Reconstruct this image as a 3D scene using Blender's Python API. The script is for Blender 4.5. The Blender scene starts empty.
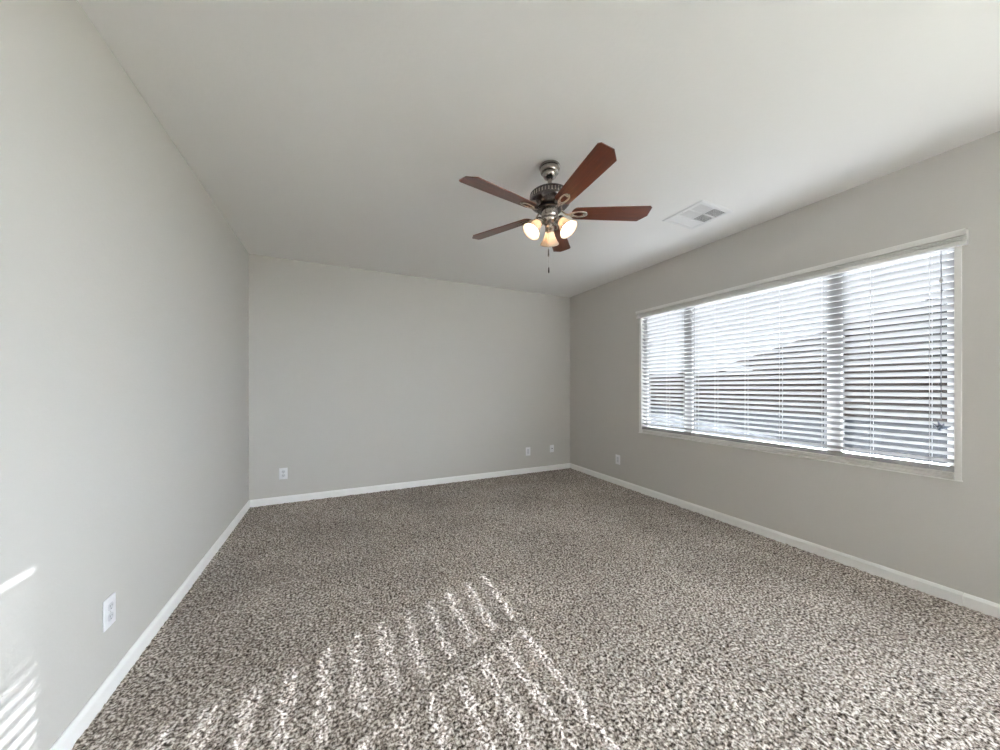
import bpy, bmesh, math, random
import numpy as np
from mathutils import Vector, Matrix

R = math.radians
scene = bpy.context.scene
COL = scene.collection

# ------------------------------------------------------------------ camera
F_PX, HORIZON, YAW = 342.0, 387.1, 25.2
H = 2.74                      # ceiling height
EYE = 1.2993
cam_d = bpy.data.cameras.new('camera')
cam_d.sensor_fit = 'HORIZONTAL'
cam_d.sensor_width = 36.0
cam_d.lens = F_PX * 36.0 / 1000.0
cam_d.shift_y = (HORIZON - 375.0) / 1000.0
cam_d.clip_start = 0.02
cam = bpy.data.objects.new('camera', cam_d)
COL.objects.link(cam)
cam.location = (0, 0, EYE)
cam.rotation_euler = (R(90), 0, R(-YAW))
scene.camera = cam

# ------------------------------------------------------------------ sky, sun, exposure
SUN = Vector((1.0, 0.325, 0.330)).normalized()
world = bpy.data.worlds.new('sky')
scene.world = world
world.use_nodes = True
wn = world.node_tree.nodes
wl = world.node_tree.links
for n in list(wn):
    wn.remove(n)
wout = wn.new('ShaderNodeOutputWorld')
wbg = wn.new('ShaderNodeBackground')
SKY = 20.0
wbg.inputs['Color'].default_value = (0.88, 0.965, 1.075, 1)      # thin bright haze, the same all over
wbg.inputs['Strength'].default_value = SKY
wl.new(wbg.outputs[0], wout.inputs['Surface'])

sun_d = bpy.data.lights.new('sun', 'SUN')
sun_d.energy = 700.0
sun_d.color = (0.92, 0.98, 1.06)
sun_d.angle = R(0.33)
sun = bpy.data.objects.new('sun', sun_d)
COL.objects.link(sun)
sun.location = (12, 4, 6)
sun.rotation_euler = SUN.to_track_quat('Z', 'Y').to_euler()

scene.view_settings.view_transform = 'Standard'
scene.view_settings.look = 'None'
scene.view_settings.gamma = 1.0
scene.view_settings.use_curve_mapping = False
scene.view_settings.exposure = 1.36
scene.cycles.use_denoising = True
scene.cycles.max_bounces = 16
scene.cycles.diffuse_bounces = 10
scene.cycles.transparent_max_bounces = 16
scene.cycles.sample_clamp_indirect = 6.0
scene.cycles.caustics_reflective = False
scene.cycles.caustics_refractive = False

# ------------------------------------------------------------------ dimensions
XL, XR = -0.882, 3.36
YB, YN = 4.497, -3.0
T = 0.15                      # wall thickness
WY0, WY1, WZ0, WZ1 = 0.672, 3.095, 0.735, 2.238     # window opening (with its white liner)
FILL_W = (-2.75, -0.75, 0.75, 2.45)                     # added window for fill light, out of the camera's view
FAN = (1.243, 1.88)

# ------------------------------------------------------------------ materials
def mat(name, color, rough=0.6, metal=0.0, spec=0.5, **kw):
    m = bpy.data.materials.new(name)
    m.use_nodes = True
    b = m.node_tree.nodes['Principled BSDF']
    b.inputs['Base Color'].default_value = (*color, 1)
    b.inputs['Roughness'].default_value = rough
    b.inputs['Metallic'].default_value = metal
    b.inputs['Specular IOR Level'].default_value = spec
    for k, v in kw.items():
        b.inputs[k.replace('_', ' ')].default_value = v
    return m

def nodes(m):
    return m.node_tree.nodes, m.node_tree.links, m.node_tree.nodes['Principled BSDF']

def coords(m, scale=(1, 1, 1)):
    n, l, b = nodes(m)
    tc = n.new('ShaderNodeTexCoord')
    mp = n.new('ShaderNodeMapping')
    mp.inputs['Scale'].default_value = scale
    l.new(tc.outputs['Object'], mp.inputs['Vector'])
    return mp.outputs['Vector']

def noise(m, vec, scale, detail=2.0, rough=0.5):
    n, l, b = nodes(m)
    t = n.new('ShaderNodeTexNoise')
    t.inputs['Scale'].default_value = scale
    t.inputs['Detail'].default_value = detail
    t.inputs['Roughness'].default_value = rough
    l.new(vec, t.inputs['Vector'])
    return t.outputs['Fac']

def ramp(m, fac, stops):
    n, l, b = nodes(m)
    r = n.new('ShaderNodeValToRGB')
    els = r.color_ramp.elements
    while len(els) < len(stops):
        els.new(0.5)
    for e, (p, c) in zip(els, stops):
        e.position = p
        e.color = (*c, 1)
    l.new(fac, r.inputs['Fac'])
    return r.outputs['Color']

def bump(m, height, strength, dist):
    n, l, b = nodes(m)
    t = n.new('ShaderNodeBump')
    t.inputs['Strength'].default_value = strength
    t.inputs['Distance'].default_value = dist
    l.new(height, t.inputs['Height'])
    l.new(t.outputs['Normal'], b.inputs['Normal'])

def painted(name, color, rough=0.85, b_scale=60, b_str=0.15):
    m = mat(name, color, rough, spec=0.25)
    v = coords(m)
    bump(m, noise(m, v, b_scale, 3), b_str, 0.004)
    return m

M = {}
GLASS_TINT = (0.165, 0.165, 0.165, 1)      # dark tint, put in to dim the daylight through the window
M['wall'] = painted('greige_wall_paint', (0.56, 0.542, 0.512))
M['ceiling'] = painted('ceiling_paint', (0.86, 0.853, 0.84), 0.9, 45, 0.2)
M['trim'] = mat('white_trim_paint', (0.80, 0.79, 0.765), 0.4)
M['base'] = mat('white_baseboard_paint', (0.93, 0.925, 0.91), 0.4)
M['vinyl'] = mat('white_vinyl', (0.82, 0.82, 0.81), 0.35)
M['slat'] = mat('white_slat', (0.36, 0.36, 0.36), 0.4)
M['cord'] = mat('white_cord', (0.75, 0.75, 0.75), 0.8)
M['greycord'] = mat('grey_cord', (0.24, 0.25, 0.28), 0.7)
M['tassel'] = mat('grey_tassel', (0.20, 0.23, 0.29), 0.5)
M['plate'] = mat('white_plastic', (0.82, 0.82, 0.84), 0.35)
M['slot'] = mat('dark_slot', (0.20, 0.20, 0.21), 0.6)
M['jack'] = mat('dark_jack', (0.05, 0.05, 0.05), 0.5)
M['socket'] = mat('socket_plastic', (0.66, 0.66, 0.69), 0.4)
M['steel'] = mat('steel_screw', (0.6, 0.6, 0.6), 0.3, 1.0)
M['ventwhite'] = mat('white_enamel', (0.80, 0.80, 0.80), 0.45)
M['ventdark'] = mat('duct_inside', (0.22, 0.22, 0.22), 0.8)
M['pewter'] = mat('brushed_pewter', (0.36, 0.325, 0.29), 0.24, 1.0)
M['darkpewter'] = mat('aged_pewter', (0.11, 0.10, 0.095), 0.26, 1.0)
M['nickel'] = mat('satin_nickel', (0.55, 0.49, 0.42), 0.22, 1.0)
M['black'] = mat('black_pendant', (0.02, 0.02, 0.02), 0.4)

# cherry blades, grain along local X
m = mat('cherry_wood', (0.2, 0.06, 0.03), 0.40, spec=0.4, Coat_Weight=0.4, Coat_Roughness=0.22)
v = coords(m, (2.0, 40.0, 8.0))
nn, ll, bb = nodes(m)
ll.new(ramp(m, noise(m, v, 2.2, 5, 0.6), [(0.3, (0.075, 0.017, 0.007)), (0.55, (0.118, 0.028, 0.011)), (0.75, (0.165, 0.043, 0.017))]), bb.inputs['Base Color'])
M['cherry'] = m

# frosted glass shades
m = bpy.data.materials.new('frosted_glass')
m.use_nodes = True
nn, ll = m.node_tree.nodes, m.node_tree.links
nn.remove(nn['Principled BSDF'])
tr = nn.new('ShaderNodeBsdfTranslucent'); tr.inputs['Color'].default_value = (0.34, 0.285, 0.24, 1)
df = nn.new('ShaderNodeBsdfDiffuse'); df.inputs['Color'].default_value = (0.66, 0.58, 0.51, 1)
gl = nn.new('ShaderNodeBsdfGlossy'); gl.inputs['Roughness'].default_value = 0.3
mx = nn.new('ShaderNodeMixShader'); mx.inputs[0].default_value = 0.5
mx2 = nn.new('ShaderNodeMixShader'); mx2.inputs[0].default_value = 0.05
ll.new(tr.outputs[0], mx.inputs[1]); ll.new(df.outputs[0], mx.inputs[2])
ll.new(mx.outputs[0], mx2.inputs[1]); ll.new(gl.outputs[0], mx2.inputs[2])
ll.new(mx2.outputs[0], nn['Material Output'].inputs['Surface'])
M['frost'] = m

m = mat('lit_bulb', (1, 0.9, 0.8), 0.5)
nodes(m)[2].inputs['Emission Color'].default_value = (1.0, 0.80, 0.58, 1)
nodes(m)[2].inputs['Emission Strength'].default_value = 42.0
M['bulb'] = m

# window glass: transparent with a dimming tint and a faint mirror
m = bpy.data.materials.new('tinted_pane')
m.use_nodes = True
nn, ll = m.node_tree.nodes, m.node_tree.links
nn.remove(nn['Principled BSDF'])
tp = nn.new('ShaderNodeBsdfTransparent'); tp.inputs['Color'].default_value = GLASS_TINT
gl = nn.new('ShaderNodeBsdfGlossy'); gl.inputs['Roughness'].default_value = 0.02
mx = nn.new('ShaderNodeMixShader'); mx.inputs[0].default_value = 0.06
ll.new(tp.outputs[0], mx.inputs[1]); ll.new(gl.outputs[0], mx.inputs[2])
ll.new(mx.outputs[0], nn['Material Output'].inputs['Surface'])
M['glass'] = m
m2 = m.copy(); m2.name = 'fill_pane'
for q in m2.node_tree.nodes:
    if q.type == 'BSDF_TRANSPARENT':
        q.inputs['Color'].default_value = (0.95, 0.96, 0.96, 1)
M['fill_glass'] = m2

# speckled frieze carpet
m = mat('frieze_carpet', (0.3, 0.26, 0.22), 0.95, spec=0.1)
v = coords(m)
nn, ll, bb = nodes(m)
yarn = noise(m, v, 88.0, 2.5, 0.6)
col = ramp(m, yarn, [(0.37, (0.036, 0.027, 0.021)), (0.455, (0.20, 0.165, 0.14)), (0.53, (0.355, 0.312, 0.278)), (0.62, (0.68, 0.63, 0.58))])
pile = noise(m, v, 1.6, 2.0, 0.5)
shade = ramp(m, pile, [(0.35, (0.85, 0.845, 0.84)), (0.65, (1.06, 1.06, 1.06))])
mul = nn.new('ShaderNodeMix'); mul.data_type = 'RGBA'; mul.blend_type = 'MULTIPLY'
mul.inputs['Factor'].default_value = 1.0
ll.new(col, mul.inputs['A']); ll.new(shade, mul.inputs['B'])
ll.new(mul.outputs['Result'], bb.inputs['Base Color'])
M['carpet'] = m

M['helper_pale'] = painted('pale_light_helper', (0.42, 0.42, 0.415), 0.9, 20, 0.3)  # for the added bounce slab and the added sun-blocking wall
M['added_dark_ground'] = painted('dark_ground_helper', (0.085, 0.082, 0.065), 0.9, 20, 0.3)  # kept dark to cut light bounced into the added window
M['yard'] = mat('grey_yard_gravel', (0.12, 0.127, 0.137), 1.0, spec=0.0)
M['block'] = painted('brown_block', (0.17, 0.13, 0.105), 0.9, 20, 0.3)
M['stucco'] = painted('dark_stucco', (0.20, 0.17, 0.14), 0.9, 30, 0.3)
M['roof'] = painted('brown_roof_tile', (0.12, 0.085, 0.065), 0.9, 14, 0.5)
M['leaf'] = mat('dark_leaf', (0.045, 0.07, 0.03), 0.6)
M['bark'] = mat('bark', (0.10, 0.075, 0.055), 0.9)

# ------------------------------------------------------------------ helpers
def obj(name, bm, m, parent=None, smooth=False, autosmooth=None):
    me = bpy.data.meshes.new(name)
    bm.normal_update()
    bm.to_mesh(me)
    bm.free()
    if m is not None:
        for mm in (m if isinstance(m, (list, tuple)) else [m]):
            me.materials.append(mm)
    if smooth:
        for p in me.polygons:
            p.use_smooth = True
        if autosmooth:
            me.set_sharp_from_angle(angle=R(autosmooth))
    o = bpy.data.objects.new(name, me)
    COL.objects.link(o)
    if parent is not None:
        o.parent = parent
    return o

def box(bm, x0, x1, y0, y1, z0, z1, bev=0.0, mi=0, mtx=None):
    b2 = bmesh.new()
    bmesh.ops.create_cube(b2, size=1.0)
    for vv in b2.verts:
        vv.co = Vector(((x0 + x1) / 2 + vv.co.x * (x1 - x0), (y0 + y1) / 2 + vv.co.y * (y1 - y0), (z0 + z1) / 2 + vv.co.z * (z1 - z0)))
    if bev:
        bmesh.ops.bevel(b2, geom=list(b2.edges), offset=bev, segments=2, profile=0.5, affect='EDGES')
    merge(bm, b2, mi, mtx)

def merge(bm, b2, mi=0, mtx=None):
    if mtx is not None:
        bmesh.ops.transform(b2, matrix=mtx, verts=list(b2.verts))
    for f in b2.faces:
        f.material_index = mi
    me = bpy.data.meshes.new('tmp')
    b2.to_mesh(me)
    b2.free()
    bm.from_mesh(me)
    bpy.data.meshes.remove(me)

def lathe(bm, prof, seg=48, mtx=None, mi=0, cap=True):
    b2 = bmesh.new()
    rings = []
    for r, z in prof:
        if r < 1e-6:
            rings.append([b2.verts.new((0, 0, z))])
        else:
            rings.append([b2.verts.new((r * math.cos(2 * math.pi * i / seg), r * math.sin(2 * math.pi * i / seg), z)) for i in range(seg)])
    for a, b in zip(rings, rings[1:]):
        for i in range(seg):
            j = (i + 1) % seg
            if len(a) == 1 and len(b) == 1:
                continue
            if len(a) == 1:
                b2.faces.new((a[0], b[j], b[i]))
            elif len(b) == 1:
                b2.faces.new((a[i], a[j], b[0]))
            else:
                b2.faces.new((a[i], a[j], b[j], b[i]))
    bmesh.ops.recalc_face_normals(b2, faces=list(b2.faces))
    merge(bm, b2, mi, mtx)

def tube(bm, pts, rad, seg=10, closed=False, mi=0, flat=1.0, up=Vector((0, 0, 1))):
    pts = [Vector(p) for p in pts]
    n = len(pts)
    rads = rad if isinstance(rad, (list, tuple)) else [rad] * n
    b2 = bmesh.new()
    rings = []
    for i, p in enumerate(pts):
        if closed:
            d = pts[(i + 1) % n] - pts[i - 1]
        else:
            d = pts[min(i + 1, n - 1)] - pts[max(i - 1, 0)]
        d.normalize()
        u = up if abs(d.dot(up)) < 0.95 else Vector((1, 0, 0))
        s = d.cross(u).normalized()
        w = s.cross(d).normalized()
        rings.append([b2.verts.new(p + s * math.cos(2 * math.pi * k / seg) * rads[i] + w * math.sin(2 * math.pi * k / seg) * rads[i] * flat) for k in range(seg)])
    rng = range(n) if closed else range(n - 1)
    for i in rng:
        a, b = rings[i], rings[(i + 1) % n]
        for k in range(seg):
            j = (k + 1) % seg
            b2.faces.new((a[k], a[j], b[j], b[k]))
    if not closed:
        b2.faces.new(list(reversed(rings[0])))
        b2.faces.new(rings[-1])
    bmesh.ops.recalc_face_normals(b2, faces=list(b2.faces))
    merge(bm, b2, mi)

def prism(bm, outline, axis_map, a0, a1, mi=0):
    """outline: 2D points; axis_map(p, a) -> 3D"""
    b2 = bmesh.new()
    A = [b2.verts.new(axis_map(p, a0)) for p in outline]
    B = [b2.verts.new(axis_map(p, a1)) for p in outline]
    n = len(outline)
    for i in range(n):
        j = (i + 1) % n
        b2.faces.new((A[i], A[j], B[j], B[i]))
    b2.faces.new(list(reversed(A)))
    b2.faces.new(B)
    bmesh.ops.recalc_face_normals(b2, faces=list(b2.faces))
    merge(bm, b2, mi)

def thing(name, label, cat, loc=(0, 0, 0), rot=(0, 0, 0), group=None):
    o = bpy.data.objects.new(name, None)
    o.empty_display_size = 0.1
    COL.objects.link(o)
    o.location = loc
    o.rotation_euler = rot
    o['label'] = label
    o['category'] = cat
    if group:
        o['group'] = group
    return o

def tag(o, label, cat, group=None, kind=None):
    o['label'] = label
    o['category'] = cat
    if group:
        o['group'] = group
    if kind:
        o['kind'] = kind
    return o

def struct(o, label=None, cat=None):
    o['kind'] = 'structure'
    if label:
        o['label'] = label
        o['category'] = cat
    return o

# ------------------------------------------------------------------ room shell
# carpet: a dense grid whose tufts are really raised
def carpet():
    sp = 0.0065
    x0, x1, y0, y1 = XL - 0.01, XR + 0.01, YN - 0.01, YB + 0.01
    nx, ny = int((x1 - x0) / sp), int((y1 - y0) / sp)
    rng = np.random.default_rng(4)
    def blur(a):
        a = (a + np.roll(a, 1, 0) + np.roll(a, -1, 0)) / 3
        return (a + np.roll(a, 1, 1) + np.roll(a, -1, 1)) / 3
    h = rng.standard_normal((ny, nx))
    h2 = blur(blur(rng.standard_normal((ny, nx))))
    h = blur(h) * 3.0 * 0.8 + h2 / h2.std() * 0.25 + h * 0.45
    z = 0.001 + h / h.std() * 0.0022
    xs = np.linspace(x0, x1, nx)
    ys = np.linspace(y0, y1, ny)
    X, Y = np.meshgrid(xs, ys)
    X = X + rng.uniform(-0.3, 0.3, X.shape) * sp
    Y = Y + rng.uniform(-0.3, 0.3, X.shape) * sp
    co = np.stack([X, Y, z], -1).reshape(-1, 3).astype(np.float32)
    idx = np.arange(nx * ny).reshape(ny, nx)
    q = np.stack([idx[:-1, :-1], idx[:-1, 1:], idx[1:, 1:], idx[1:, :-1]], -1).reshape(-1, 4).astype(np.int32)
    me = bpy.data.meshes.new('floor')
    me.vertices.add(len(co))
    me.vertices.foreach_set('co', co.ravel())
    me.loops.add(q.size)
    me.loops.foreach_set('vertex_index', q.ravel())
    me.polygons.add(len(q))
    me.polygons.foreach_set('loop_start', np.arange(0, q.size, 4, dtype=np.int32))
    me.update(calc_edges=True)
    me.polygons.foreach_set('use_smooth', np.ones(len(q), dtype=bool))
    me.materials.append(M['carpet'])
    o = bpy.data.objects.new('floor', me)
    COL.objects.link(o)
    return struct(o, 'speckled beige and brown wall to wall carpet', 'carpet')
carpet()

bm = bmesh.new()
box(bm, XL - T, XR + T, YN - T, YB + T, H, H + 0.12)
struct(obj('ceiling', bm, M['ceiling']), 'smooth white painted ceiling above the fan', 'ceiling')

bm = bmesh.new()
box(bm, XL - T, XL, YN - T, YB + T, -0.10, H)
struct(obj('wall_left', bm, M['wall']), 'long greige wall on the left with one outlet', 'wall')
bm = bmesh.new()
box(bm, XL, XR, YB, YB + T, -0.10, H)
struct(obj('wall_back', bm, M['wall']), 'greige far wall with three wall plates', 'wall')

bm = bmesh.new()
def rw(u0, u1, a, b):
    box(bm, XR, XR + T, u0, u1, a, b)
rw(YN - T, FILL_W[0], -0.10, H)
rw(FILL_W[0], FILL_W[1], -0.10, FILL_W[2])
rw(FILL_W[0], FILL_W[1], FILL_W[3], H)
rw(FILL_W[1], WY0, -0.10, H)
rw(WY0, WY1, -0.10, WZ0)
rw(WY0, WY1, WZ1, H)
rw(WY1, YB + T, -0.10, H)
struct(obj('wall_right', bm, M['wall']), 'greige wall on the right holding the wide window', 'wall')

bm = bmesh.new()
box(bm, XL, XR, YN - T, YN, -0.10, H)
struct(obj('wall_near', bm, M['wall']), 'greige wall behind the camera', 'wall')

# baseboards
def base_prof(t=0.014, h=0.083):
    return [(0, 0), (t, 0), (t, h - 0.018), (t * 0.55, h - 0.004), (t * 0.35, h), (0, h)]
bm = bmesh.new(); prism(bm, base_prof(), lambda p, a: (XL + p[0], a, p[1] - 0.004), YN, YB)
struct(obj('baseboard_left', bm, M['base']), 'white baseboard along the left wall', 'baseboard')
bm = bmesh.new(); prism(bm, base_prof(), lambda p, a: (a, YB - p[0], p[1] - 0.004), XL + 0.014, XR - 0.014)
struct(obj('baseboard_back', bm, M['base']), 'white baseboard along the far wall', 'baseboard')
bm = bmesh.new()
prism(bm, base_prof(), lambda p, a: (XR - p[0], a, p[1] - 0.004), YN, 0.666)
prism(bm, base_prof(), lambda p, a: (XR - p[0], a, p[1] - 0.004), 0.6685, YB)
struct(obj('baseboard_right', bm, M['base']), 'white baseboard under the window, jointed near its right end', 'baseboard')
bm = bmesh.new()
prism(bm, base_prof(), lambda p, a: (a, YN + p[0], p[1] - 0.004), XL + 0.014, XR - 0.014)
struct(obj('baseboard_near', bm, M['base']))

# ------------------------------------------------------------------ window
LW = 0.028                                         # liner thickness
bm = bmesh.new()
x0, x1 = XR - 0.004, XR + T
box(bm, x0, x1, WY0, WY0 + LW, WZ0, WZ1, 0.002)
box(bm, x0, x1, WY1 - LW, WY1, WZ0, WZ1, 0.002)
box(bm, x0, x1, WY0, WY1, WZ1 - 0.006, WZ1, 0.002)
sp = [(x1, WZ0), (x1, 0.779), (XR + .012, 0.779), (XR + .010, 0.777), (XR + .010, 0.775), (XR + .036, 0.774), (XR + .036, 0.765), (XR + .022, 0.764), (XR + .022, 0.760), (XR + .036, 0.759), (XR + .036, 0.743), (XR - .010, 0.742), (XR - .010, WZ0)]
prism(bm, sp, lambda p, a: (p[0], a, p[1]), WY0 - 0.003, WY1 + 0.003)
win = struct(obj('window_1', bm, M['trim']), 'wide three part window in the right wall', 'window')
GX0, GX1 = XR + 0.085, XR + 0.140
iy0, iy1, iz0, iz1 = WY0 + LW, WY1 - LW, 0.779, WZ1 - 0.006
MU = ((2.458, 2.545), (1.246, 1.330))
bm = bmesh.new()
box(bm, GX0, GX1, iy0, iy0 + .045, iz0, iz1, 0.003)
box(bm, GX0, GX1, iy1 - .020, iy1, iz0, iz1, 0.003)
box(bm, GX0 + .002, GX1 - .002, iy0 + .044, iy1 - .019, iz0, iz0 + .03, 0.003)
box(bm, GX0 + .002, GX1 - .002, iy0 + .044, iy1 - .019, iz1 - .008, iz1, 0.003)
for a, b in MU:
    box(bm, GX0, GX1, a, b, iz0 + .029, iz1 - .007, 0.003)
struct(obj('window_frame', bm, M['vinyl'], win))
for (a, b) in ((MU[0][1], iy1 - .020), (MU[1][1], MU[0][0]), (iy0 + .045, MU[1][0])):
    bm = bmesh.new()
    box(bm, XR + 0.112, XR + 0.116, a, b, iz0 + .03, iz1 - .008)
    struct(obj('pane', bm, M['glass'], win))

# unseen window added behind the camera to let in fill light
a, b, c, d = FILL_W
bm = bmesh.new()
box(bm, GX0, GX1, a, a + .05, c, d, 0.003)
box(bm, GX0, GX1, b - .05, b, c, d, 0.003)
box(bm, GX0 + .002, GX1 - .002, a + .049, b - .049, c, c + .045, 0.003)
box(bm, GX0 + .002, GX1 - .002, a + .049, b - .049, d - .045, d, 0.003)
box(bm, XR - 0.012, GX0, a - .003, b + .003, c - .02, c, 0.003)
fill_win = struct(obj('fill_window', bm, M['vinyl']), 'added unseen window behind the camera that lets in fill light', 'window')
bm = bmesh.new()
box(bm, XR + 0.112, XR + 0.116, a + .05, b - .05, c + .045, d - .045)
struct(obj('pane', bm, M['fill_glass'], fill_win))

# ------------------------------------------------------------------ blinds
SW, PITCH = 0.049, 0.0448
SX = XR + 0.030                                    # slat centre plane
Z_TOP, N_SL = 2.147, 30
def slat_panel(y0, y1, parent, rng):
    bm = bmesh.new()
    for i in range(N_SL):
        z = Z_TOP - PITCH * i
        k = 1.0 if i == 0 else np.interp(i, [7, 10, 15, 18], [0.0, 0.55, 0.65, 1.0])
        th = R(37.8 - 7.3 * k + rng.uniform(-0.5, 0.5))
        c, s = math.cos(th), math.sin(th)
        prof = []
        n = 6
        for side in (1, -1):
            for j in range(n + 1):
                u = -1 + 2 * j / n
                if side < 0:
                    u = -u
                w = u * SW / 2
                t = 0.0022 * (1 - u * u) + side * 0.0017 * (1 if abs(u) < 0.99 else 0.8)
                prof.append((w, t))
        # w<0 is the room side, which is the higher edge
        out = [(SX + w * c + t * s, z - w * s + t * c) for (w, t) in prof]
        out = [(SX + (w * c + t * s), z + (-w * s + t * c)) for (w, t) in prof]
        dy = rng.uniform(-0.001, 0.001)
        prism(bm, out, lambda p, a: (p[0], a, p[1]), y0 + dy, y1 + dy)
    return obj('slat_panel', bm, M['slat'], parent, True, 35)

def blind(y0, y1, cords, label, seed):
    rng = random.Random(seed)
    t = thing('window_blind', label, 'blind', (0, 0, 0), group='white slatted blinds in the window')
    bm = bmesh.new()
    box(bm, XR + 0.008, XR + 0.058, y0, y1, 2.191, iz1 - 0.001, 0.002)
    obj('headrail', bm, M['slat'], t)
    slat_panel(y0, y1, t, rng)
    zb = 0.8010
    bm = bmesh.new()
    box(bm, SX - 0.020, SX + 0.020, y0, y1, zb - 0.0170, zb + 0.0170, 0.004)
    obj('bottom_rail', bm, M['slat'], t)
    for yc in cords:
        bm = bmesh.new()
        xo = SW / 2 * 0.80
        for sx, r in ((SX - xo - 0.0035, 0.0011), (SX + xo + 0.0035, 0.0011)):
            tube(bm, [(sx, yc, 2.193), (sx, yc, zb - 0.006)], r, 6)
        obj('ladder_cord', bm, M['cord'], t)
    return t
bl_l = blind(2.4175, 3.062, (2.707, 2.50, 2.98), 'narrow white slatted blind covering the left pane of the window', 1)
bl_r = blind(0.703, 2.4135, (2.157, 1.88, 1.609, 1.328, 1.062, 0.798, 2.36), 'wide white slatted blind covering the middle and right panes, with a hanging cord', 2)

# pull cord with its joint and a bunch of tassels
PX, PY = XR + 0.001, 0.750
bm = bmesh.new()
tube(bm, [(PX, PY + 0.001, 2.155), (PX, PY, 1.95), (PX, PY + 0.001, 1.5), (PX, PY, 1.10)], 0.0021, 8)
pc = obj('pull_cord', bm, M['greycord'], bl_r, True)
bm = bmesh.new()
lathe(bm, [(0, 0.016), (0.005, 0.014), (0.0075, 0.004), (0.0075, -0.006), (0.004, -0.016), (0, -0.017)], 16, Matrix.Translation((PX, PY, 1.955)))
obj('cord_joint', bm, M['cord'], pc, True)
for dx, dy, dz, tx, ty in ((-.004, .020, .004, .2, -.9), (.001, .008, .012, .1, -.3), (-.006, -.006, .002, -.3, .4), (0, -.021, -.004, .2, 1.2), (-.004, .004, -.012, 0, .1)):
    bm = bmesh.new()
    lathe(bm, [(0, 0.017), (0.003, 0.016), (0.0045, 0.008), (0.0085, -0.010), (0.0085, -0.014), (0.005, -0.016), (0, -0.016)], 14,
          Matrix.Translation((PX + dx, PY + dy, 1.058 + dz)) @ Matrix.Rotation(tx, 4, 'Y') @ Matrix.Rotation(ty, 4, 'X'))
    obj('cord_tassel', bm, M['tassel'], pc, True)

# crown valance over both blinds
VY0, VY1 = 0.648, 3.098
zt, zb = 2.226, 2.140
vp = [(0, zb), (0.036, zb), (0.039, zb + .004), (0.039, zb + .020), (0.036, zb + .024), (0.006, zb + .024), (0.006, zb + .029), (0.031, zb + .029), (0.033, zb + .031), (0.033, zb + .035), (0.031, zb + .037),
      (0.008, zb + .037), (0.008, zb + .041), (0.032, zb + .041), (0.034, zb + .043), (0.034, zb + .047), (0.032, zb + .049), (0.010, zb + .049), (0.010, zb + .053), (0.045, zb + .053), (0.049, zb + .062), (0.052, zb + .072), (0.054, zb + .078), (0.054, zt), (0, zt)]
bm = bmesh.new()
prism(bm, vp, lambda p, a: (XR - 0.005 - p[0], a, p[1]), VY0, VY1)
va = obj('window_valance', bm, M['trim'])
tag(va, 'long white stepped crown valance across the top of the window blinds', 'valance')

# ------------------------------------------------------------------ wall plates
def plate_mesh(w, h, bm):
    box(bm, -w / 2, w / 2, -0.006, 0.0, -h / 2, h / 2, 0.0025)

def wall_plate(kind, label, loc, rz, w=0.080, h=0.126):
    t = thing('wall_outlet' if kind != 'coax' else 'cable_jack_plate', label, 'outlet' if kind != 'coax' else 'cable jack', loc, (0, 0, rz), group='white wall plates')
    bm = bmesh.new(); plate_mesh(w, h, bm)
    obj('cover_plate', bm, M['plate'], t, True, 30)
    if kind == 'duplex':
        for s in (1, -1):
            bm = bmesh.new()
            ol = []
            for k in range(32):
                a = 2 * math.pi * k / 32
                ol.append((0.0185 * math.cos(a), max(-0.0145, min(0.0145, 0.0185 * math.sin(a))) + s * 0.0215))
            prism(bm, ol, lambda p, a: (p[0], a, p[1]), -0.0078, -0.004)
            so = obj('socket', bm, M['socket'], t)
            for dx, hh in ((-0.0065, 0.0045), (0.0065, 0.0037)):
                bm = bmesh.new()
                box(bm, dx - 0.0014, dx + 0.0014, -0.0084, -0.0070, s * .0215 + .004 - hh, s * .0215 + .004 + hh)
                obj('slot', bm, M['slot'], so)
            bm = bmesh.new()
            lathe(bm, [(0, 0.0004), (0.0028, 0.0004), (0.0028, -0.001), (0, -0.001)], 12, Matrix.Translation((0, -0.0080, s * .0215 - .0085)) @ Matrix.Rotation(R(90), 4, 'X'))
            obj('ground_hole', bm, M['slot'], so)
        zs = (0,)
    elif kind == 'decora':
        bm = bmesh.new()
        box(bm, -0.0185, 0.0185, -0.0075, -0.004, -0.037, 0.037, 0.0015)
        so = obj('socket_face', bm, M['socket'], t)
        for s in (1, -1):
            for dx, hh in ((-0.0065, 0.0045), (0.0065, 0.0037)):
                bm = bmesh.new()
                box(bm, dx - 0.0012, dx + 0.0012, -0.0081, -0.0070, s * .02 + .003 - hh, s * .02 + .003 + hh)
                obj('slot', bm, M['slot'], so)
        zs = (0.052, -0.052)
    else:
        bm = bmesh.new()
        mx = Matrix.Translation((0, -0.006, 0.004)) @ Matrix.Rotation(R(90), 4, 'X')
        lathe(bm, [(0.0085, 0), (0.0085, 0.003), (0.005, 0.003), (0.005, 0.011), (0.002, 0.011), (0.002, 0.004), (0, 0.004)], 12, mx)
        obj('cable_jack', bm, M['jack'], t, False)
        zs = (0.042, -0.042)
    for z in zs:
        bm = bmesh.new()
        lathe(bm, [(0.0035, -0.001), (0.0035, 0.0008), (0, 0.0012)], 12, Matrix.Translation((0, -0.006, z)) @ Matrix.Rotation(R(90), 4, 'X'))
        obj('screw', bm, M['steel'] if kind == 'duplex' else M['plate'], t)
    return t
wall_plate('duplex', 'white duplex outlet on the left wall beside the sunlit patch', (XL, 2.013, 0.349), R(90))
wall_plate('duplex', 'white duplex outlet standing alone near the left end of the far wall', (-0.563, YB, 0.332), 0)
wall_plate('decora', 'taller white outlet on the far wall, just left of the small cable jack plate', (2.583, YB, 0.327), 0)
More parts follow.
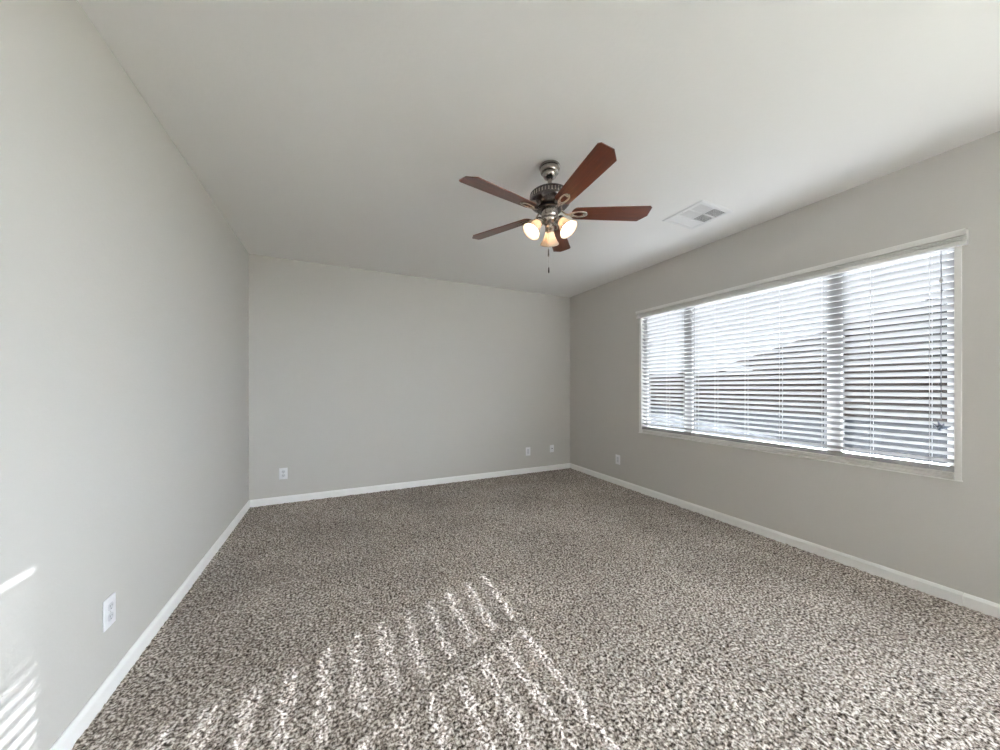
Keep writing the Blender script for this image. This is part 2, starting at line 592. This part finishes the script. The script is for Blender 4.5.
wall_plate('coax', 'small white plate with one dark cable jack nearest the far corner', (3.012, YB, 0.338), 0, 0.074, 0.114)
wall_plate('decora', 'white outlet on the window wall between the corner and the window', (XR, 3.450, 0.335), R(-90))

# ------------------------------------------------------------------ ceiling register
def register():
    x0, x1, y0, y1 = 2.525, 2.915, 1.715, 2.080
    t = thing('ceiling_vent', 'white louvred air register set in the ceiling beside the fan', 'vent', ((x0 + x1) / 2, (y0 + y1) / 2, H))
    hx, hy = (x1 - x0) / 2, (y1 - y0) / 2
    bw = 0.036
    bm = bmesh.new()
    # bevelled flange
    def ring(o, i, zo, zi):
        b2 = bmesh.new()
        O = [b2.verts.new((sx * (hx - o), sy * (hy - o), zo)) for sx, sy in ((-1, -1), (1, -1), (1, 1), (-1, 1))]
        I = [b2.verts.new((sx * (hx - i), sy * (hy - i), zi)) for sx, sy in ((-1, -1), (1, -1), (1, 1), (-1, 1))]
        for k in range(4):
            j = (k + 1) % 4
            b2.faces.new((O[k], O[j], I[j], I[k]))
        bmesh.ops.recalc_face_normals(b2, faces=list(b2.faces))
        merge(bm, b2)
    ring(0, 0, 0.0, -0.003); ring(0, 0.008, -0.003, -0.009); ring(0.008, bw, -0.009, -0.009); ring(bw, bw, -0.009, 0.0)
    # dividers between the three bands, and across two of them
    iy = hy - bw; ix = hx - bw
    bands = [(iy - 2 * iy / 3, iy), (-iy / 3, iy / 3), (-iy, -iy / 3)]
    for yb in (iy / 3, -iy / 3):
        box(bm, -ix, ix, yb - 0.006, yb + 0.006, -0.0085, -0.001)
    box(bm, -0.006, 0.006, -iy, iy / 3, -0.0085, -0.001)
    obj('flange', bm, M['ventwhite'], t)
    bm = bmesh.new()
    box(bm, -ix - .004, ix + .004, -iy - .004, iy + .004, -0.0012, -0.0004)
    obj('duct_opening', bm, M['ventdark'], t)
    def louvres(xa, xb, ya, yb, along_x, tilt, n):
        bm = bmesh.new()
        for k in range(n):
            f = (k + 0.5) / n
            if along_x:
                c = ya + (yb - ya) * f; w = (yb - ya) / n * 0.62
                mt = Matrix.Translation(((xa + xb) / 2, c, -0.0055)) @ Matrix.Rotation(tilt, 4, 'X')
                box(bm, -(xb - xa) / 2, (xb - xa) / 2, -w / 2, w / 2, -0.0004, 0.0004, mtx=mt)
            else:
                c = xa + (xb - xa) * f; w = (xb - xa) / n * 0.80
                mt = Matrix.Translation((c, (ya + yb) / 2, -0.0055)) @ Matrix.Rotation(tilt, 4, 'Y')
                box(bm, -w / 2, w / 2, -(yb - ya) / 2, (yb - ya) / 2, -0.0004, 0.0004, mtx=mt)
        obj('louvre_bank', bm, M['ventwhite'], t)
    louvres(-ix, ix, bands[0][0] + .006, bands[0][1], True, R(-30), 6)
    for (ya, yb) in ((bands[1][0] + .006, bands[1][1] - .006), (bands[2][0], bands[2][1] - .006)):
        louvres(-ix, -.006, ya, yb, False, R(28), 9)
        louvres(.006, ix, ya, yb, False, R(-14), 9)
    for sx in (-1, 1):
        bm = bmesh.new()
        lathe(bm, [(0.004, 0.001), (0.004, -0.001), (0, -0.002)], 12, Matrix.Translation((sx * (hx - 0.018), 0, -0.009)))
        obj('screw', bm, M['steel'], t)
register()

# ------------------------------------------------------------------ ceiling fan
def fan():
    t = thing('ceiling_fan', 'five-blade cherry wood ceiling fan with pewter motor and three lit glass shades', 'ceiling fan', (FAN[0], FAN[1], H))
    # z below is relative to the ceiling
    bm = bmesh.new()
    lathe(bm, [(0.0, 0.0), (0.064, 0.0), (0.067, -0.006), (0.067, -0.016), (0.062, -0.018), (0.062, -0.034), (0.057, -0.046), (0.047, -0.051), (0.047, -0.060), (0.040, -0.074), (0.028, -0.083), (0.016, -0.086), (0, -0.086)], 48)
    obj('canopy', bm, M['pewter'], t, True, 40)
    bm = bmesh.new()
    lathe(bm, [(0, -0.08), (0.0135, -0.08), (0.0135, -0.155), (0.024, -0.160), (0.028, -0.172), (0, -0.173)], 24)
    obj('downrod', bm, M['pewter'], t, True, 40)
    # motor housing
    bm = bmesh.new()
    lathe(bm, [(0, -0.162), (0.050, -0.165), (0.090, -0.172), (0.118, -0.180), (0.128, -0.188), (0.130, -0.194), (0.126, -0.198), (0.126, -0.224), (0.132, -0.228),
               (0.134, -0.236), (0.130, -0.246), (0.118, -0.260), (0.098, -0.272), (0.085, -0.276), (0.085, -0.280), (0, -0.280)], 64)
    mh = obj('motor_housing', bm, M['darkpewter'], t, True, 40)
    bm = bmesh.new()
    for k in range(40):
        a = 2 * math.pi * k / 40
        box(bm, 0.124, 0.1305, -0.0045, 0.0045, -0.224, -0.199, 0.002, mtx=Matrix.Rotation(a, 4, 'Z'))
    obj('vent_rib', bm, M['pewter'], mh)
    bm = bmesh.new()
    lathe(bm, [(0, -0.276), (0.078, -0.276), (0.082, -0.280), (0.082, -0.288), (0.074, -0.294), (0, -0.294)], 48)
    obj('flywheel', bm, M['darkpewter'], t, True, 40)
    # switch housing and light fitter
    bm = bmesh.new()
    lathe(bm, [(0, -0.292), (0.050, -0.292), (0.054, -0.296), (0.054, -0.334), (0.050, -0.340), (0.046, -0.342), (0.046, -0.348), (0.052, -0.352), (0.050, -0.364), (0.040, -0.376),
               (0.030, -0.382), (0.030, -0.402), (0.022, -0.414), (0.012, -0.418), (0, -0.418)], 48)
    obj('switch_housing', bm, M['pewter'], t, True, 40)

    ZB = 2.432 - H
    # one blade and one iron, then copies
    def blade_mesh():
        bm = bmesh.new()
        r0, r1 = 0.140, 0.645
        ol = []
        wr, wt = 0.052, 0.069
        # rounded root
        for k in range(9):
            a = math.pi / 2 + math.pi * k / 8
            ol.append((r0 + 0.035 + 0.035 * math.cos(a), wr * math.sin(a) * (1 if abs(math.sin(a)) < 0.999 else 1)))
        ol += [(0.40, -0.062), (r1 - 0.014, -wt), (r1, -wt + 0.012), (r1, wt - 0.052), (r1 - 0.050, wt), (0.40, 0.062)]
        prism(bm, ol, lambda p, a: (p[0], p[1], a), -0.003, 0.003)
        bmesh.ops.bevel(bm, geom=[e for e in bm.edges if abs(e.verts[0].co.z - e.verts[1].co.z) < 1e-5], offset=0.0012, segments=1, affect='EDGES')
        return bm
    def iron_mesh():
        bm = bmesh.new()
        tube(bm, [(0.070, 0, 0.024), (0.085, 0, 0.014), (0.105, 0, -0.006), (0.128, 0, -0.009), (0.152, 0, -0.0075)], [0.011, 0.009, 0.008, 0.009, 0.011], 12, flat=0.45)
        ring = []
        for k in range(28):
            a = 2 * math.pi * k / 28
            ring.append((0.195 + 0.046 * math.cos(a), 0.0215 * math.sin(a), -0.0065))
        tube(bm, ring, 0.0068, 8, True, flat=0.6)
        for s in (1, -1):
            tube(bm, [(0.128, 0, -0.009), (0.142, s * 0.012, -0.008), (0.160, s * 0.018, -0.007), (0.180, s * 0.020, -0.0065)], [0.008, 0.008, 0.007, 0.005], 8, flat=0.6)
        lathe(bm, [(0.013, 0.002), (0.013, -0.001), (0.009, -0.004), (0, -0.0045)], 16, Matrix.Translation((0.228, 0, -0.005)))
        return bm
    bm0 = blade_mesh()
    first_b = obj('blade', bm0, M['cherry'], t)
    first_i = obj('blade_iron', iron_mesh(), M['nickel'], t, True, 50)
    for k in range(5):
        a = R(-96.8 + 72 * k)
        if k == 0:
            b, i = first_b, first_i
        else:
            b, i = first_b.copy(), first_i.copy()
            for c in (b, i):
                COL.objects.link(c); c.parent = t
        mtx = Matrix.Translation((0, 0, ZB)) @ Matrix.Rotation(a, 4, 'Z') @ Matrix.Rotation(R(12.5), 4, 'X').inverted()
        b.matrix_local = mtx
        i.matrix_local = mtx
    # three glass shades on curved arms
    for k, az in enumerate((57, 177, -63)):
        a = R(az)
        base = Matrix.Rotation(a, 4, 'Z')
        def P(r, z):
            return (r * math.cos(a), r * math.sin(a), z)
        bm = bmesh.new()
        tube(bm, [P(0.030, -0.370), P(0.045, -0.364), P(0.058, -0.360), P(0.068, -0.362), P(0.074, -0.370)], 0.0075, 10)
        tilt = R(38)
        # local axis: -Z is the way the shade opens
        mt = Matrix.Translation(P(0.070, -0.366)) @ base @ Matrix.Rotation(-tilt, 4, 'Y')
        lathe(bm, [(0, 0.012), (0.016, 0.010), (0.026, 0.002), (0.030, -0.010), (0.030, -0.026), (0.027, -0.028), (0, -0.028)], 24, mt)
        arm = obj('lamp_arm', bm, M['nickel'], t, True, 40)
        prof = [(0.025, -0.012), (0.0275, -0.022), (0.031, -0.040), (0.037, -0.060), (0.046, -0.080), (0.057, -0.098), (0.063, -0.106), (0.0645, -0.110),
                (0.062, -0.109), (0.055, -0.0995), (0.044, -0.081), (0.0345, -0.060), (0.0285, -0.040), (0.025, -0.023)]
        bm = bmesh.new()
        lathe(bm, prof, 40, mt)
        sh = obj('glass_shade', bm, M['frost'], arm, True)
        bm = bmesh.new()
        lathe(bm, [(0, -0.028), (0.011, -0.029), (0.013, -0.040), (0.020, -0.052), (0.0245, -0.066), (0.023, -0.080), (0.015, -0.090), (0, -0.094)], 20, mt)
        obj('bulb', bm, M['bulb'], arm, True)
    # pull chains
    for dx, dy, zl, pen in ((-0.020, -0.020, -0.552, 0.052), (-0.026, -0.031, -0.676, 0.038)):
        bm = bmesh.new()
        tube(bm, [(dx * 1.2, dy * 1.2, -0.335), (dx * 1.3, dy * 1.3, -0.343), (dx * 1.3, dy * 1.3, zl)], 0.0011, 6)
        ch = obj('pull_chain', bm, M['nickel'], t, True)
        bm = bmesh.new()
        lathe(bm, [(0, 0.002), (0.002, 0.0), (0.0042, -0.008), (0.0050, -pen * 0.8), (0.003, -pen), (0, -pen)], 12, Matrix.Translation((dx * 1.3, dy * 1.3, zl)))
        obj('pendant', bm, M['black'], ch, True)
fan()

# ------------------------------------------------------------------ outside: glimpsed between the slats, plus unseen pieces that shape the light
bm = bmesh.new()
box(bm, 5.3, 90, 0.12, 90, -0.45, -0.25)
box(bm, -30, 5.3, 4.6, 90, -0.45, -0.25)
struct(obj('ground', bm, M['yard']))
bm = bmesh.new()
box(bm, -30, 5.3, 0.12, 4.6, -0.45, -0.25)
struct(obj('bounce_slab', bm, M['helper_pale']))  # unseen pale slab added to bounce sun up through the slats
bm = bmesh.new()
box(bm, -30, 90, -40, 0.12, -0.45, -0.25)
struct(obj('added_dark_ground', bm, M['added_dark_ground']))  # unseen dark ground added to weaken bounce into the fill window

bm = bmesh.new()
box(bm, 24.0, 24.2, -6, 70, -0.25, 2.25)
box(bm, 23.95, 24.25, -6, 70, 2.25, 2.35)
for k in range(26):
    box(bm, 23.9, 24.3, -6 + 3 * k - .2, -6 + 3 * k + .2, -0.25, 2.42)
tag(obj('garden_wall', bm, M['block']), 'brown block garden wall glimpsed through the blind slats', 'wall')

hs = thing('neighbour_house', 'brown house with low gable roof glimpsed through the blinds', 'house', (28, 7.7, -0.25))
bm = bmesh.new(); box(bm, 0, 12, -8.2, 7.4, 0, 3.45); obj('house_wall', bm, M['stucco'], hs)
bm = bmesh.new(); prism(bm, [(-9.0, 3.2), (-0.4, 5.75), (8.2, 3.2), (8.2, 3.45), (-0.4, 6.0), (-9.0, 3.45)], lambda p, a: (a, p[0], p[1]), -0.8, 12.8)
prism(bm, [(-8.2, 3.4), (7.4, 3.4), (-0.4, 5.75)], lambda p, a: (a, p[0], p[1]), 0.05, 12)
obj('roof', bm, M['roof'], hs)

def tree(x, y, h, r, label, seed):
    rng = random.Random(seed)
    t = thing('tree', label, 'tree', (x, y, -0.25), group='trees outside the window')
    bm = bmesh.new()
    tube(bm, [(0, 0, 0), (0.05, 0.03, h * 0.3), (0, 0.02, h * 0.6)], [0.10, 0.08, 0.05], 8)
    obj('trunk', bm, M['bark'], t, True)
    bm = bmesh.new()
    for k in range(1400):
        d = Vector((rng.gauss(0, 1), rng.gauss(0, 1), rng.gauss(0, 1))).normalized() * (rng.random() ** 0.4)
        c = Vector((d.x * r, d.y * r, h * 0.68 + d.z * h * 0.32))
        s = rng.uniform(0.10, 0.20)
        mt = Matrix.Translation(c) @ Matrix.Rotation(rng.uniform(0, 6.28), 4, 'Z') @ Matrix.Rotation(rng.uniform(0, 3.1), 4, 'X')
        vs = [bm.verts.new(mt @ Vector(p)) for p in ((-s, 0, 0), (0, -s * .5, .02), (s, 0, 0), (0, s * .5, .02))]
        bm.faces.new(vs)
    obj('foliage', bm, M['leaf'], t)
tree(22.5, 4.0, 5.9, 1.9, 'dark leafy tree glimpsed through the right pane of the blinds', 5)

# unseen overhang added to hold back sky light above the window
bm = bmesh.new()
prism(bm, [(XR + T, 2.76), (XR + T + 1.3, 2.70), (XR + T + 1.3, 2.86), (XR + T, 3.25)], lambda p, a: (p[0], a, p[1]), 0.34, 5.0)
struct(obj('sky_blocker', bm, M['stucco']))

# unseen wall added to block direct sun from the fill window
bm = bmesh.new()
box(bm, XR + T, XR + T + 8.75, 0.12, 0.34, -0.25, 4.64)
struct(obj('sun_blocker', bm, M['helper_pale']))
